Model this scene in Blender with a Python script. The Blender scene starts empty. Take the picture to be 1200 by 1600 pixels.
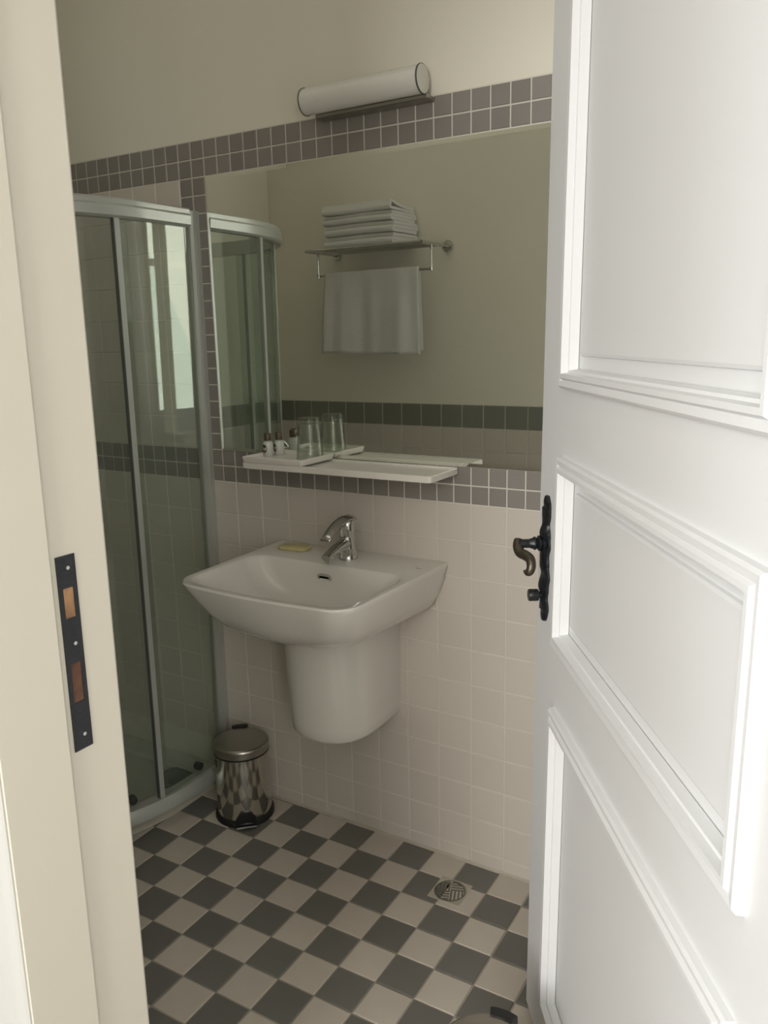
import bpy, bmesh, math, random
from mathutils import Vector, Matrix
PI = math.pi
rnd = random.Random(7)
SC = bpy.context.scene
COL = SC.collection

# ------------------------------------------------------------------ camera
F_PX = 1280.18
YAW, PITCH, ROLL = math.radians(-31.346), math.radians(-12.212), math.radians(-1.307)
CAM = Vector((0.6945, -1.904, 1.4912))
fwd = Vector((math.sin(YAW)*math.cos(PITCH), math.cos(YAW)*math.cos(PITCH), math.sin(PITCH)))
r0 = Vector((math.cos(YAW), -math.sin(YAW), 0)); u0 = r0.cross(fwd)
rt = r0*math.cos(ROLL) + u0*math.sin(ROLL); up = -r0*math.sin(ROLL) + u0*math.cos(ROLL)
cd = bpy.data.cameras.new('camera'); cam = bpy.data.objects.new('camera', cd); COL.objects.link(cam)
cam.matrix_world = Matrix(((rt.x, up.x, -fwd.x, CAM.x), (rt.y, up.y, -fwd.y, CAM.y), (rt.z, up.z, -fwd.z, CAM.z), (0, 0, 0, 1)))
cd.sensor_fit = 'VERTICAL'; cd.sensor_height = 24.0; cd.lens = 24.0*F_PX/1600.0
cd.clip_start = 0.02
SC.camera = cam

# ------------------------------------------------------------------ world, light, exposure
w = bpy.data.worlds.new('world'); SC.world = w; w.use_nodes = True
w.node_tree.nodes['Background'].inputs[0].default_value = (0.75, 0.87, 1.0, 1)
w.node_tree.nodes['Background'].inputs[1].default_value = 0.6

def area(name, loc, target, sx, sy, power, col):
    l = bpy.data.lights.new(name, 'AREA'); l.shape = 'RECTANGLE'; l.size = sx; l.size_y = sy
    l.energy = power; l.color = col
    o = bpy.data.objects.new(name, l); COL.objects.link(o); o.location = loc
    o.rotation_euler = (Vector(target) - Vector(loc)).to_track_quat('-Z', 'Y').to_euler()
    return o
# daylight through assumed, unseen windows of the room behind the camera
area('daylight_rear', (0.45, -4.66, 1.95), (0.6, 0, 1.35), 1.7, 1.5, 122, (1.0, 0.975, 0.925))
area('daylight_side', (-2.06, -3.1, 1.75), (2.0, -2.6, 1.3), 1.2, 1.6, 20, (0.88, 0.94, 1.0))
area('daylight_right', (2.86, -3.3, 1.75), (0.0, -2.4, 1.2), 1.3, 2.0, 95, (1.0, 0.97, 0.9))
# added fill light at an unseen, invented window in the bathroom's right wall
area('fill_bathroom', (1.04, -0.66, 1.95), (-1.4, -0.62, 1.55), 0.6, 0.8, 0.9, (1.0, 0.96, 0.86))
# added soft overhead fill for the bathroom, with no lamp behind it
area('fill_ceiling', (-0.75, -0.75, 2.93), (-0.75, -0.75, 0), 1.3, 0.8, 1.8, (1.0, 0.97, 0.88))
SC.view_settings.view_transform = 'Standard'; SC.view_settings.look = 'None'
SC.view_settings.gamma = 1.0; SC.view_settings.use_curve_mapping = False
SC.view_settings.exposure = 0.10

# ------------------------------------------------------------------ materials
def mat(name, col, rough=0.5, metal=0.0, spec=0.5, bump=0.0, bscale=40.0, vary=0.0, noise=0.0, nscale=3.0, rand=0.0, coat=0.0, emit=None):
    m = bpy.data.materials.new(name); m.use_nodes = True
    nt = m.node_tree; b = nt.nodes['Principled BSDF']
    b.inputs['Base Color'].default_value = (*col, 1); b.inputs['Roughness'].default_value = rough
    b.inputs['Metallic'].default_value = metal; b.inputs['Specular IOR Level'].default_value = spec
    b.inputs['Coat Weight'].default_value = coat
    tc = nt.nodes.new('ShaderNodeTexCoord')
    last = None
    if noise:
        n = nt.nodes.new('ShaderNodeTexNoise'); n.inputs['Scale'].default_value = nscale; n.inputs['Detail'].default_value = 5
        nt.links.new(tc.outputs['Object'], n.inputs['Vector'])
        mr = nt.nodes.new('ShaderNodeMapRange'); mr.inputs[1].default_value = 0.3; mr.inputs[2].default_value = 0.7
        mr.inputs[3].default_value = 1-noise; mr.inputs[4].default_value = 1+noise*0.6
        nt.links.new(n.outputs['Fac'], mr.inputs[0]); last = mr.outputs[0]
    if rand:
        oi = nt.nodes.new('ShaderNodeObjectInfo')
        mr = nt.nodes.new('ShaderNodeMapRange'); mr.inputs[3].default_value = 1-rand; mr.inputs[4].default_value = 1+rand
        nt.links.new(oi.outputs['Random'], mr.inputs[0])
        if last:
            mu = nt.nodes.new('ShaderNodeMath'); mu.operation = 'MULTIPLY'
            nt.links.new(last, mu.inputs[0]); nt.links.new(mr.outputs[0], mu.inputs[1]); last = mu.outputs[0]
        else: last = mr.outputs[0]
    if last:
        vm = nt.nodes.new('ShaderNodeVectorMath'); vm.operation = 'SCALE'; vm.inputs[0].default_value = col
        nt.links.new(last, vm.inputs['Scale']); nt.links.new(vm.outputs[0], b.inputs['Base Color'])
    if bump:
        n = nt.nodes.new('ShaderNodeTexNoise'); n.inputs['Scale'].default_value = bscale; n.inputs['Detail'].default_value = 4
        nt.links.new(tc.outputs['Object'], n.inputs['Vector'])
        bp = nt.nodes.new('ShaderNodeBump'); bp.inputs['Strength'].default_value = bump; bp.inputs['Distance'].default_value = 0.01
        nt.links.new(n.outputs['Fac'], bp.inputs['Height']); nt.links.new(bp.outputs[0], b.inputs['Normal'])
    return m
def glass_mat(name, tint, ior=1.5, gain=1.0, haze=0.0):
    """clear sheet: tinted transmission plus a Fresnel reflection"""
    m = bpy.data.materials.new(name); m.use_nodes = True; nt = m.node_tree; nt.nodes.clear()
    o = nt.nodes.new('ShaderNodeOutputMaterial'); tr = nt.nodes.new('ShaderNodeBsdfTransparent'); gl = nt.nodes.new('ShaderNodeBsdfGlossy')
    tr.inputs[0].default_value = (*tint, 1); gl.inputs['Roughness'].default_value = 0.01; gl.inputs['Color'].default_value = (0.58, 0.60, 0.54, 1)
    fr = nt.nodes.new('ShaderNodeLayerWeight'); fr.inputs[0].default_value = 0.5
    pw = nt.nodes.new('ShaderNodeMath'); pw.operation = 'POWER'; pw.inputs[1].default_value = 5.0
    nt.links.new(fr.outputs['Facing'], pw.inputs[0])
    mu = nt.nodes.new('ShaderNodeMath'); mu.operation = 'MULTIPLY_ADD'; mu.inputs[1].default_value = 0.96*gain; mu.inputs[2].default_value = 0.04*gain; mu.use_clamp = True
    mx = nt.nodes.new('ShaderNodeMixShader')
    nt.links.new(pw.outputs[0], mu.inputs[0]); nt.links.new(mu.outputs[0], mx.inputs[0])
    base = tr.outputs[0]
    if haze:
        df = nt.nodes.new('ShaderNodeBsdfDiffuse'); df.inputs[0].default_value = (0.7, 0.75, 0.7, 1)
        m2 = nt.nodes.new('ShaderNodeMixShader'); m2.inputs[0].default_value = haze
        nt.links.new(tr.outputs[0], m2.inputs[1]); nt.links.new(df.outputs[0], m2.inputs[2]); base = m2.outputs[0]
    nt.links.new(base, mx.inputs[1]); nt.links.new(gl.outputs[0], mx.inputs[2]); nt.links.new(mx.outputs[0], o.inputs[0])
    return m

M = dict(
    plaster=mat('plaster', (0.85, 0.81, 0.70), 0.9, spec=0.2, bump=0.05, bscale=60, noise=0.015, nscale=2),
    grout=mat('grout', (0.74, 0.70, 0.62), 0.9, spec=0.2, bump=0.2, bscale=300),
    floor_grout=mat('floor_grout', (0.40, 0.36, 0.30), 0.9, spec=0.2, bump=0.2, bscale=300, noise=0.15, nscale=8),
    wall_tile=mat('wall_tile_glaze', (0.66, 0.60, 0.535), 0.32, spec=0.45, rand=0.02, bump=0.03, bscale=25),
    mosaic=mat('mosaic_glaze', (0.27, 0.245, 0.225), 0.38, spec=0.45, rand=0.07),
    dark_tile=mat('dark_tile_glaze', (0.25, 0.25, 0.215), 0.35, spec=0.45, rand=0.05),
    floor_light=mat('floor_tile_light', (0.60, 0.54, 0.465), 0.5, spec=0.4, rand=0.04, noise=0.05, nscale=9),
    floor_dark=mat('floor_tile_grey', (0.18, 0.173, 0.155), 0.5, spec=0.4, rand=0.05, noise=0.06, nscale=9),
    ceramic=mat('white_ceramic', (0.78, 0.75, 0.69), 0.12, spec=0.5, coat=0.4),
    shelf=mat('shelf_ceramic', (0.80, 0.765, 0.70), 0.22, spec=0.5),
    chrome=mat('chrome', (0.62, 0.62, 0.60), 0.09, metal=1.0),
    steel=mat('polished_steel', (0.60, 0.58, 0.54), 0.10, metal=1.0, bump=0.012, bscale=14),
    lid_steel=mat('brushed_steel', (0.42, 0.40, 0.36), 0.32, metal=1.0),
    alu=mat('shower_aluminium', (0.52, 0.53, 0.49), 0.36, metal=0.35, spec=0.5),
    alu_dark=mat('shower_seal', (0.10, 0.11, 0.10), 0.5),
    black=mat('black_plastic', (0.012, 0.012, 0.013), 0.45),
    iron=mat('black_iron', (0.014, 0.016, 0.020), 0.34, metal=0.3, spec=0.6, bump=0.35, bscale=70),
    bronze=mat('worn_iron', (0.10, 0.085, 0.065), 0.36, metal=0.8, bump=0.15, bscale=60),
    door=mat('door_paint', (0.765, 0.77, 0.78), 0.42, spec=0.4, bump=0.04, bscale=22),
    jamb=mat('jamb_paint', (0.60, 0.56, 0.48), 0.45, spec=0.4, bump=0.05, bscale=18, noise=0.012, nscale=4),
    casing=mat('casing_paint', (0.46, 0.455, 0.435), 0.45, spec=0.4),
    wood=mat('raw_wood', (0.36, 0.20, 0.10), 0.8, noise=0.45, nscale=30, bump=0.4, bscale=90),
    wood_dark=mat('raw_wood_dark', (0.13, 0.06, 0.035), 0.85, noise=0.5, nscale=30, bump=0.4, bscale=90),
    towel=mat('towel_terry', (0.90, 0.89, 0.85), 0.95, spec=0.1, bump=0.6, bscale=420),
    opal=mat('opal_diffuser', (0.78, 0.76, 0.70), 0.25, spec=0.5),
    soap=mat('soap', (0.62, 0.54, 0.27), 0.35, spec=0.5, noise=0.12, nscale=30),
    paper=mat('paper', (0.75, 0.72, 0.62), 0.7),
    bottle=mat('bottle_plastic', (0.62, 0.63, 0.58), 0.22, spec=0.6),
    cap=mat('bottle_cap', (0.085, 0.06, 0.028), 0.35, spec=0.6),
    label=mat('label_dark', (0.035, 0.016, 0.012), 0.6),
    label_red=mat('label_red', (0.20, 0.055, 0.035), 0.6),
    label_pale=mat('label_pale', (0.45, 0.34, 0.27), 0.6),
    tray=mat('acrylic_tray', (0.50, 0.50, 0.45), 0.3, spec=0.5),
    drain_cover=mat('drain_cover', (0.10, 0.125, 0.11), 0.25, metal=0.4),
    drain_metal=mat('drain_metal', (0.24, 0.235, 0.20), 0.4, metal=0.8, bump=0.2, bscale=120),
    drain_frame=mat('drain_frame', (0.50, 0.455, 0.37), 0.6, noise=0.2, nscale=25),
    void=mat('dark_void', (0.004, 0.004, 0.004), 0.9, spec=0.1),
    parquet=mat('parquet', (0.14, 0.10, 0.07), 0.4, noise=0.3, nscale=6),
    room=mat('room_plaster', (0.85, 0.84, 0.815), 0.9, spec=0.2),
    curtain=mat('curtain', (0.7, 0.68, 0.62), 0.9, spec=0.1),
    silicone=mat('silicone', (0.50, 0.45, 0.37), 0.5, noise=0.1, nscale=20),
)
mm = bpy.data.materials.new('mirror_silver'); mm.use_nodes = True
b = mm.node_tree.nodes['Principled BSDF']; b.inputs['Base Color'].default_value = (0.955, 0.985, 0.93, 1); b.inputs['Metallic'].default_value = 1; b.inputs['Roughness'].default_value = 0.0
M['mirror'] = mm
M['shower_glass'] = glass_mat('shower_glass', (0.89, 0.92, 0.89), 1.5, 0.95, haze=0.035)
M['tumbler'] = glass_mat('tumbler_glass', (0.93, 0.95, 0.93), 1.5, 1.6, haze=0.02)
M['window_glass'] = glass_mat('window_glass', (0.9, 0.95, 0.95))

# ------------------------------------------------------------------ helpers
def link(name, bm, material, parent=None, smooth=None, loc=None, rot=None):
    bmesh.ops.recalc_face_normals(bm, faces=bm.faces)
    me = bpy.data.meshes.new(name); bm.to_mesh(me); bm.free()
    for mt in (material if isinstance(material, (list, tuple)) else [material]): me.materials.append(mt)
    if smooth is not None:
        for p in me.polygons: p.use_smooth = True
        me.set_sharp_from_angle(angle=math.radians(smooth))
    o = bpy.data.objects.new(name, me); COL.objects.link(o)
    if parent: o.parent = parent
    if loc: o.location = loc
    if rot: o.rotation_euler = rot
    return o
def thing(name, label, cat, loc=(0, 0, 0), rz=0.0, group=None):
    o = bpy.data.objects.new(name, None); COL.objects.link(o); o.location = loc; o.rotation_euler = (0, 0, rz)
    o.empty_display_size = 0.05
    o['label'] = label; o['category'] = cat
    if group: o['group'] = group
    return o
def tag(o, label, cat, group=None):
    o['label'] = label; o['category'] = cat
    if group: o['group'] = group
    return o
def structure(o, label=None):
    o['kind'] = 'structure'
    if label: o['label'] = label
    return o
def box(bm, x0, x1, y0, y1, z0, z1, bev=0.0, mi=0, seg=1):
    r = bmesh.ops.create_cube(bm, size=1.0)
    vs = r['verts']
    for v in vs:
        v.co = Vector(((x0+x1)/2+v.co.x*(x1-x0), (y0+y1)/2+v.co.y*(y1-y0), (z0+z1)/2+v.co.z*(z1-z0)))
    fs = {f for v in vs for f in v.link_faces}
    for f in fs: f.material_index = mi
    if bev:
        es = list({e for v in vs for e in v.link_edges})
        bmesh.ops.bevel(bm, geom=es, offset=bev, segments=seg, profile=0.5, affect='EDGES')
def loft(bm, rings, cap0=True, cap1=True, closed=True, mi=0):
    V = [[bm.verts.new(p) for p in r] for r in rings]
    n = len(V[0])
    for a, b_ in zip(V, V[1:]):
        for i in range(n if closed else n-1):
            j = (i+1) % n
            f = bm.faces.new((a[i], a[j], b_[j], b_[i])); f.material_index = mi
    if cap0: bm.faces.new(V[0][::-1]).material_index = mi
    if cap1: bm.faces.new(V[-1]).material_index = mi
    return V
def lathe(bm, prof, cx=0, cy=0, cz=0, n=40, cap0=True, cap1=True, mi=0):
    loft(bm, [[(cx+r*math.cos(2*PI*i/n), cy+r*math.sin(2*PI*i/n), cz+z) for i in range(n)] for r, z in prof], cap0, cap1, True, mi)
def frame_of(t):
    t = t.normalized(); a = Vector((0, 0, 1)) if abs(t.z) < 0.9 else Vector((1, 0, 0))
    u = t.cross(a).normalized(); return u, t.cross(u).normalized()
def tube(bm, pts, rad, n=12, cap=True, flat=1.0, mi=0):
    pts = [Vector(p) for p in pts]
    rads = rad if isinstance(rad, (list, tuple)) else [rad]*len(pts)
    rings = []; u = None
    for i, p in enumerate(pts):
        t = (pts[min(i+1, len(pts)-1)]-pts[max(i-1, 0)]).normalized()
        if u is None: u, v = frame_of(t)
        else:
            u = (u-t*u.dot(t)).normalized(); v = t.cross(u)
        rings.append([p+u*rads[i]*math.cos(2*PI*k/n)+v*rads[i]*flat*math.sin(2*PI*k/n) for k in range(n)])
    loft(bm, rings, cap, cap, True, mi)
def bez(p0, p1, p2, p3, n=14):
    P = [Vector(p) for p in (p0, p1, p2, p3)]; out = []
    for i in range(n+1):
        t = i/n; s = 1-t
        out.append(P[0]*s**3+P[1]*3*s*s*t+P[2]*3*s*t*t+P[3]*t**3)
    return out
def prism(bm, poly, d, axis='z', mi=0):
    """extrude a 2-D polygon [(a,b)] over the range d along axis"""
    def p(a, b_, c): return {'z': (a, b_, c), 'y': (a, c, b_), 'x': (c, a, b_)}[axis]
    loft(bm, [[p(a, b_, d[0]) for a, b_ in poly], [p(a, b_, d[1]) for a, b_ in poly]], mi=mi)
def rrect(x0, x1, y0, y1, r, n=6):
    out = []
    for cx, cy, a0 in ((x1-r, y1-r, 0), (x0+r, y1-r, 90), (x0+r, y0+r, 180), (x1-r, y0+r, 270)):
        for k in range(n+1):
            a = math.radians(a0+90*k/n); out.append((cx+r*math.cos(a), cy+r*math.sin(a)))
    return out

# ------------------------------------------------------------------ room constants
H = 1.0524          # height of the underside of the lower mosaic band
MS, LP = 0.05, 0.10087
XL, YB = -1.85, -1.30
CEIL = 3.0

def tile_mesh(name, w_, h_, d, material, bev=0.0012):
    """tile lying in XZ, face at y=0 looking to -y"""
    bm = bmesh.new()
    a, c = w_/2, h_/2
    rings = [[(-a, d, -c), (a, d, -c), (a, d, c), (-a, d, c)],
             [(-a, bev, -c), (a, bev, -c), (a, bev, c), (-a, bev, c)],
             [(-a+bev, 0, -c+bev), (a-bev, 0, -c+bev), (a-bev, 0, c-bev), (-a+bev, 0, c-bev)]]
    loft(bm, rings, False, True)
    bmesh.ops.recalc_face_normals(bm, faces=bm.faces)
    me = bpy.data.meshes.new(name); bm.to_mesh(me); bm.free(); me.materials.append(material)
    return me
def put(name, me, parent, loc, rz=0.0, tilt=0.0):
    o = bpy.data.objects.new(name, me); COL.objects.link(o); o.parent = parent; o.location = loc
    o.rotation_euler = (tilt*rnd.uniform(-1, 1), tilt*0.3*rnd.uniform(-1, 1), rz+tilt*rnd.uniform(-1, 1))
    return o

# ------------------------------------------------------------------ large structure
bm = bmesh.new(); box(bm, XL-0.15, 1.20, 0.004, 0.16, -0.05, CEIL)
wall_back = structure(link('wall_back', bm, M['plaster']), 'cream plaster wall with the mirror, pale tiles and grey mosaic bands')
bm = bmesh.new(); box(bm, XL, 1.05, 0.0022, 0.006, -0.02, H+20*MS+0.0015)
link('grout_bed', bm, M['grout'], wall_back)

mos = tile_mesh('mosaic_tile', MS-0.0038, MS-0.0038, 0.004, M['mosaic'])
big = tile_mesh('wall_tile', 0.1-0.0035, LP-0.0035, 0.004, M['wall_tile'])
cut = tile_mesh('wall_tile_cut', 0.1-0.0035, (H-10*LP)-0.004, 0.004, M['wall_tile'])
mid = tile_mesh('wall_tile_mid', 0.1-0.0035, 0.1-0.0035, 0.004, M['wall_tile'])
def mosaic(c, r):   # column c (its left edge at 0.05 c), row r counted up from H
    put('mosaic_tile', mos, wall_back, ((c+0.5)*MS, 0, H+(r+0.5)*MS), tilt=0.006)
for c in range(-37, 12):
    for r in (0, 1, 18, 19): mosaic(c, r)
for r in range(2, 18):
    for c in (-23, -22, 3, 4): mosaic(c, r)
for k in range(-18, 4):
    for r in range(10):
        if k < -11 and r == 9: continue
        put('wall_tile', big, wall_back, ((k*2+1)*MS, 0, H-(r+0.5)*LP), tilt=0.0025)
    if k >= -11: put('wall_tile', cut, wall_back, ((k*2+1)*MS, 0, (H-10*LP)/2), tilt=0.002)
for k in range(-18, -11):
    for r in range(8):
        put('wall_tile', mid, wall_back, ((k*2)*MS-0.0+MS*0, 0, H+(2*r+3)*MS), tilt=0.0025)
# right-hand stretch behind the open door: the same tiles joined
bm = bmesh.new()
for k in range(4, 10):
    for r in range(10): box(bm, k*0.1+0.002, k*0.1+0.098, 0, 0.004, H-(r+1)*LP+0.002, H-r*LP-0.002)
    box(bm, k*0.1+0.002, k*0.1+0.098, 0, 0.004, 0.001, H-10*LP-0.002)
o = link('wall_tile', bm, M['wall_tile'], wall_back); o['kind'] = 'stuff'
bm = bmesh.new()
for c in range(12, 21):
    for r in (0, 1, 18, 19): box(bm, c*MS+0.002, c*MS+0.048, 0, 0.004, H+r*MS+0.002, H+(r+1)*MS-0.002)
o = link('mosaic_tile', bm, M['mosaic'], wall_back); o['kind'] = 'stuff'
bm = bmesh.new()
for k in range(5, 10):
    for r in range(8): box(bm, k*0.1-0.248+0.0+0.002, k*0.1-0.152-0.002, 0, 0.004, H+(2*r+2)*MS+0.002, H+(2*r+4)*MS-0.002) if k > 5 else None
o = link('wall_tile', bm, M['wall_tile'], wall_back); o['kind'] = 'stuff'

# left wall and the wall opposite the mirror: tiled dado with a dark top course
DZ = 1.19
dark = tile_mesh('border_tile', 0.0965, 0.0965, 0.004, M['dark_tile'])
bm = bmesh.new(); box(bm, XL-0.15, XL-0.004, YB-0.16, 0.16, -0.05, CEIL)
wall_left = structure(link('wall_left', bm, M['plaster']), 'plaster wall with tiled dado behind the shower')
bm = bmesh.new(); box(bm, XL-0.006, XL-0.002, YB, 0.0, -0.02, DZ+0.001); link('grout_bed', bm, M['grout'], wall_left)
for j in range(13):
    put('border_tile', dark, wall_left, (XL, -0.05-0.1*j, DZ-0.05), PI/2, 0.002)
    for r in range(5): put('wall_tile', mid, wall_left, (XL, -0.05-0.1*j, DZ-0.15-0.1*r), PI/2, 0.002)
bm = bmesh.new()
for j in range(13):
    for r in range(6): box(bm, XL-0.003, XL, -0.098-0.1*j, -0.002-0.1*j, max(0.0, DZ-0.7-0.1*r+0.002), DZ-0.6-0.1*r-0.002)
o = link('wall_tile', bm, M['wall_tile'], wall_left); o['kind'] = 'stuff'

JX = -0.04
bm = bmesh.new()
box(bm, XL-0.15, JX-0.035, YB-0.15, YB-0.004, -0.05, CEIL)
box(bm, 0.785, 1.20, YB-0.15, YB-0.004, -0.05, CEIL)
box(bm, JX-0.035, 0.785, YB-0.15, YB-0.004, 2.30, CEIL)
wall_front = structure(link('wall_front', bm, M['plaster']), 'plaster wall with the doorway, opposite the mirror')
bm = bmesh.new(); box(bm, XL, JX-0.036, YB-0.006, YB-0.002, -0.02, DZ+0.001); link('grout_bed', bm, M['grout'], wall_front)
for i in range(17):
    put('border_tile', dark, wall_front, (XL+0.05+0.1*i, YB, DZ-0.05), PI, 0.002)
    for r in range(5): put('wall_tile', mid, wall_front, (XL+0.05+0.1*i, YB, DZ-0.15-0.1*r), PI, 0.002)
bm = bmesh.new()
for i in range(17):
    for r in range(6): box(bm, XL+0.1*i+0.002, XL+0.1*i+0.098, YB-0.003, YB, max(0.0, DZ-0.7-0.1*r+0.002), DZ-0.6-0.1*r-0.002)
o = link('wall_tile', bm, M['wall_tile'], wall_front); o['kind'] = 'stuff'
bm = bmesh.new()
box(bm, 1.05, 1.20, YB, -0.98, -0.05, CEIL); box(bm, 1.05, 1.20, -0.34, 0.004, -0.05, CEIL)
box(bm, 1.05, 1.20, -0.98, -0.34, -0.05, 1.52); box(bm, 1.05, 1.20, -0.98, -0.34, 2.38, CEIL)
structure(link('wall_right', bm, M['plaster']))
bm = bmesh.new(); box(bm, XL-0.15, 1.20, YB-0.15, 0.16, CEIL, CEIL+0.1); structure(link('ceiling', bm, M['plaster']))

# floor: grout bed with a checkerboard of 10 cm tiles
Q, FX, FY, FR = 0.1032, -0.728, 0.0052, 0.0119
bm = bmesh.new(); box(bm, XL-0.15, 1.20, YB-0.02, 0.10, -0.08, -0.0022)
floor = structure(link('floor', bm, M['floor_grout']), 'checkerboard floor of pale and grey tiles laid in rows')
def floor_mesh(nm, m):
    bm = bmesh.new(); a = (Q-0.0042)/2; e = 0.0012
    loft(bm, [[(-a, -a, -.004), (a, -a, -.004), (a, a, -.004), (-a, a, -.004)], [(-a, -a, -e), (a, -a, -e), (a, a, -e), (-a, a, -e)],
              [(-a+e, -a+e, 0), (a-e, -a+e, 0), (a-e, a-e, 0), (-a+e, a-e, 0)]], False, True)
    bmesh.ops.recalc_face_normals(bm, faces=bm.faces)
    me = bpy.data.meshes.new(nm); bm.to_mesh(me); bm.free(); me.materials.append(m); return me
fl, fd = floor_mesh('floor_tile_light', M['floor_light']), floor_mesh('floor_tile_dark', M['floor_dark'])
c_, s_ = math.cos(FR), math.sin(FR)
for i in range(-5, 17):
    for j in range(13):
        a, b_ = Q*(i+0.5), -(FY+Q*(j+0.5))
        x, y = FX+c_*a-s_*b_, s_*a+c_*b_
        if y < YB+0.03 or x > 1.0: continue
        o = bpy.data.objects.new('floor_tile', fd if (i+j) % 2 else fl); COL.objects.link(o); o.parent = floor
        o.location = (x, y, rnd.uniform(-0.0004, 0.0004)); o.rotation_euler = (rnd.uniform(-.0015, .0015), rnd.uniform(-.0015, .0015), FR+rnd.uniform(-.003, .003))
# silicone joint along the wall
bm = bmesh.new(); prism(bm, [(0.004, 0.0), (-0.007, 0.0), (-0.003, 0.003), (0.0, 0.007), (0.004, 0.007)], (-1.10, 1.05), 'x')
structure(link('trim_1', bm, M['silicone']), 'sealed joint where the tiled wall meets the floor')

# unseen room behind the camera; its windows are assumed, to carry the daylight
bm = bmesh.new()
y0, y1, xa, xb = -4.8, YB-0.15, -2.2, 2.7
box(bm, xa-0.1, xa, y0-0.1, -3.75, 0, CEIL); box(bm, xa-0.1, xa, -2.45, y1, 0, CEIL)
box(bm, xa-0.1, xa, -3.75, -2.45, 0, 0.9); box(bm, xa-0.1, xa, -3.75, -2.45, 2.6, CEIL)
structure(link('wall_bedroom_left', bm, M['room']))
bm = bmesh.new()
box(bm, xb, xb+0.1, y0-0.1, -4.0, 0, CEIL); box(bm, xb, xb+0.1, -2.6, y1, 0, CEIL)
box(bm, xb, xb+0.1, -4.0, -2.6, 0, 0.5); box(bm, xb, xb+0.1, -4.0, -2.6, 2.6, CEIL)
structure(link('wall_bedroom_right', bm, M['room']))
bm = bmesh.new()
box(bm, xa, -0.45, y0-0.1, y0, 0, CEIL); box(bm, 1.35, xb, y0-0.1, y0, 0, CEIL)
box(bm, -0.45, 1.35, y0-0.1, y0, 0, 1.05); box(bm, -0.45, 1.35, y0-0.1, y0, 2.8, CEIL)
structure(link('wall_bedroom_rear', bm, M['room']))
bm = bmesh.new(); box(bm, xa-0.1, XL-0.15, y1-0.002, y1+0.1, 0, CEIL); box(bm, 1.20, xb+0.1, y1-0.002, y1+0.1, 0, CEIL)
structure(link('wall_bedroom_front', bm, M['room']))
bm = bmesh.new(); box(bm, xa-0.1, xb+0.1, y0-0.1, y1+0.002, CEIL, CEIL+0.1); structure(link('ceiling_bedroom', bm, M['room']))
bm = bmesh.new(); box(bm, xa-0.1, xb+0.1, y0-0.1, YB-0.021, -0.08, -0.002); structure(link('floor_bedroom', bm, M['parquet']))
for n, (ax, lo, hi, c, zz0, zz1) in {'window_1': ('x', -0.45, 1.35, y0-0.05, 1.05, 2.8), 'window_2': ('y', -3.75, -2.45, xa-0.05, 0.9, 2.6),
        'window_3': ('y', -4.0, -2.6, xb+0.05, 0.5, 2.6), 'added_window': ('y', -0.98, -0.34, 1.15, 1.52, 2.38)}.items():  # the last one, in the bathroom, is unseen and added for the fill light
    bm = bmesh.new()
    def fb(a0, a1, z0_, z1_):
        if ax == 'x': box(bm, a0, a1, c-0.03, c+0.03, z0_, z1_, 0.004)
        else: box(bm, c-0.03, c+0.03, a0, a1, z0_, z1_, 0.004)
    for a0, a1 in ((lo, lo+0.06), (hi-0.06, hi), ((lo+hi)/2-0.04, (lo+hi)/2+0.04)): fb(a0, a1, zz0, zz1)
    for z_ in (zz0, zz1-0.06, zz1-0.55): fb(lo, hi, z_, z_+0.06)
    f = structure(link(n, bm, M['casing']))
    bm = bmesh.new()
    if ax == 'x': box(bm, lo, hi, c-0.002, c+0.002, zz0, zz1)
    else: box(bm, c-0.002, c+0.002, lo, hi, zz0, zz1)
    link('pane', bm, M['window_glass'], f)

# unseen drape strips, added at the right-hand window to streak the shower-glass reflection
for a0, a1, sd in ((-4.08, -3.72, 1), (-3.50, -3.34, 2), (-3.02, -2.93, 3), (-2.80, -2.48, 4)):
    bm = bmesh.new(); n_ = int((a1-a0)*90)
    rows = [[(xb-0.09+0.018*math.sin(k*0.9+sd)+0.006*math.sin(k*2.3), a0+(a1-a0)*k/n_, z_) for k in range(n_+1)] for z_ in (0.05, 1.4, 2.75)]
    loft(bm, rows, False, False, False)
    structure(link('trim_5', bm, M['curtain'], smooth=60), 'pale unseen drape added at the bedroom window')

# ------------------------------------------------------------------ doorway frame (slightly out of plumb)
def shear(o, k, zc):
    for v in o.data.vertices: v.co.x += k*(v.co.z-zc)
KJ = 0.0078
bm = bmesh.new()
prism(bm, [(JX-0.035, YB), (JX-0.003, YB), (JX, YB-0.004), (JX, YB-0.078), (JX+0.007, YB-0.080), (JX+0.009, YB-0.083), (JX+0.009, YB-0.163), (JX-0.035, YB-0.163)], (0.0, 2.34), 'z')
frame = structure(link('trim_2', bm, M['jamb'], smooth=30), 'cream painted door frame with rebate and black strike plate')
bm = bmesh.new(); prism(bm, [(0.785, YB), (0.750, YB), (0.750, YB-0.080), (0.738, YB-0.083), (0.738, YB-0.163), (0.785, YB-0.163)], (0.0, 2.34), 'z'); link('jamb', bm, M['jamb'], frame)
bm = bmesh.new(); prism(bm, [(YB, 2.34), (YB, 2.30), (YB-0.080, 2.30), (YB-0.083, 2.288), (YB-0.163, 2.288), (YB-0.163, 2.34)], (JX, 0.75), 'x'); link('head', bm, M['jamb'], frame)
shear(frame, KJ, 1.30)
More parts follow.
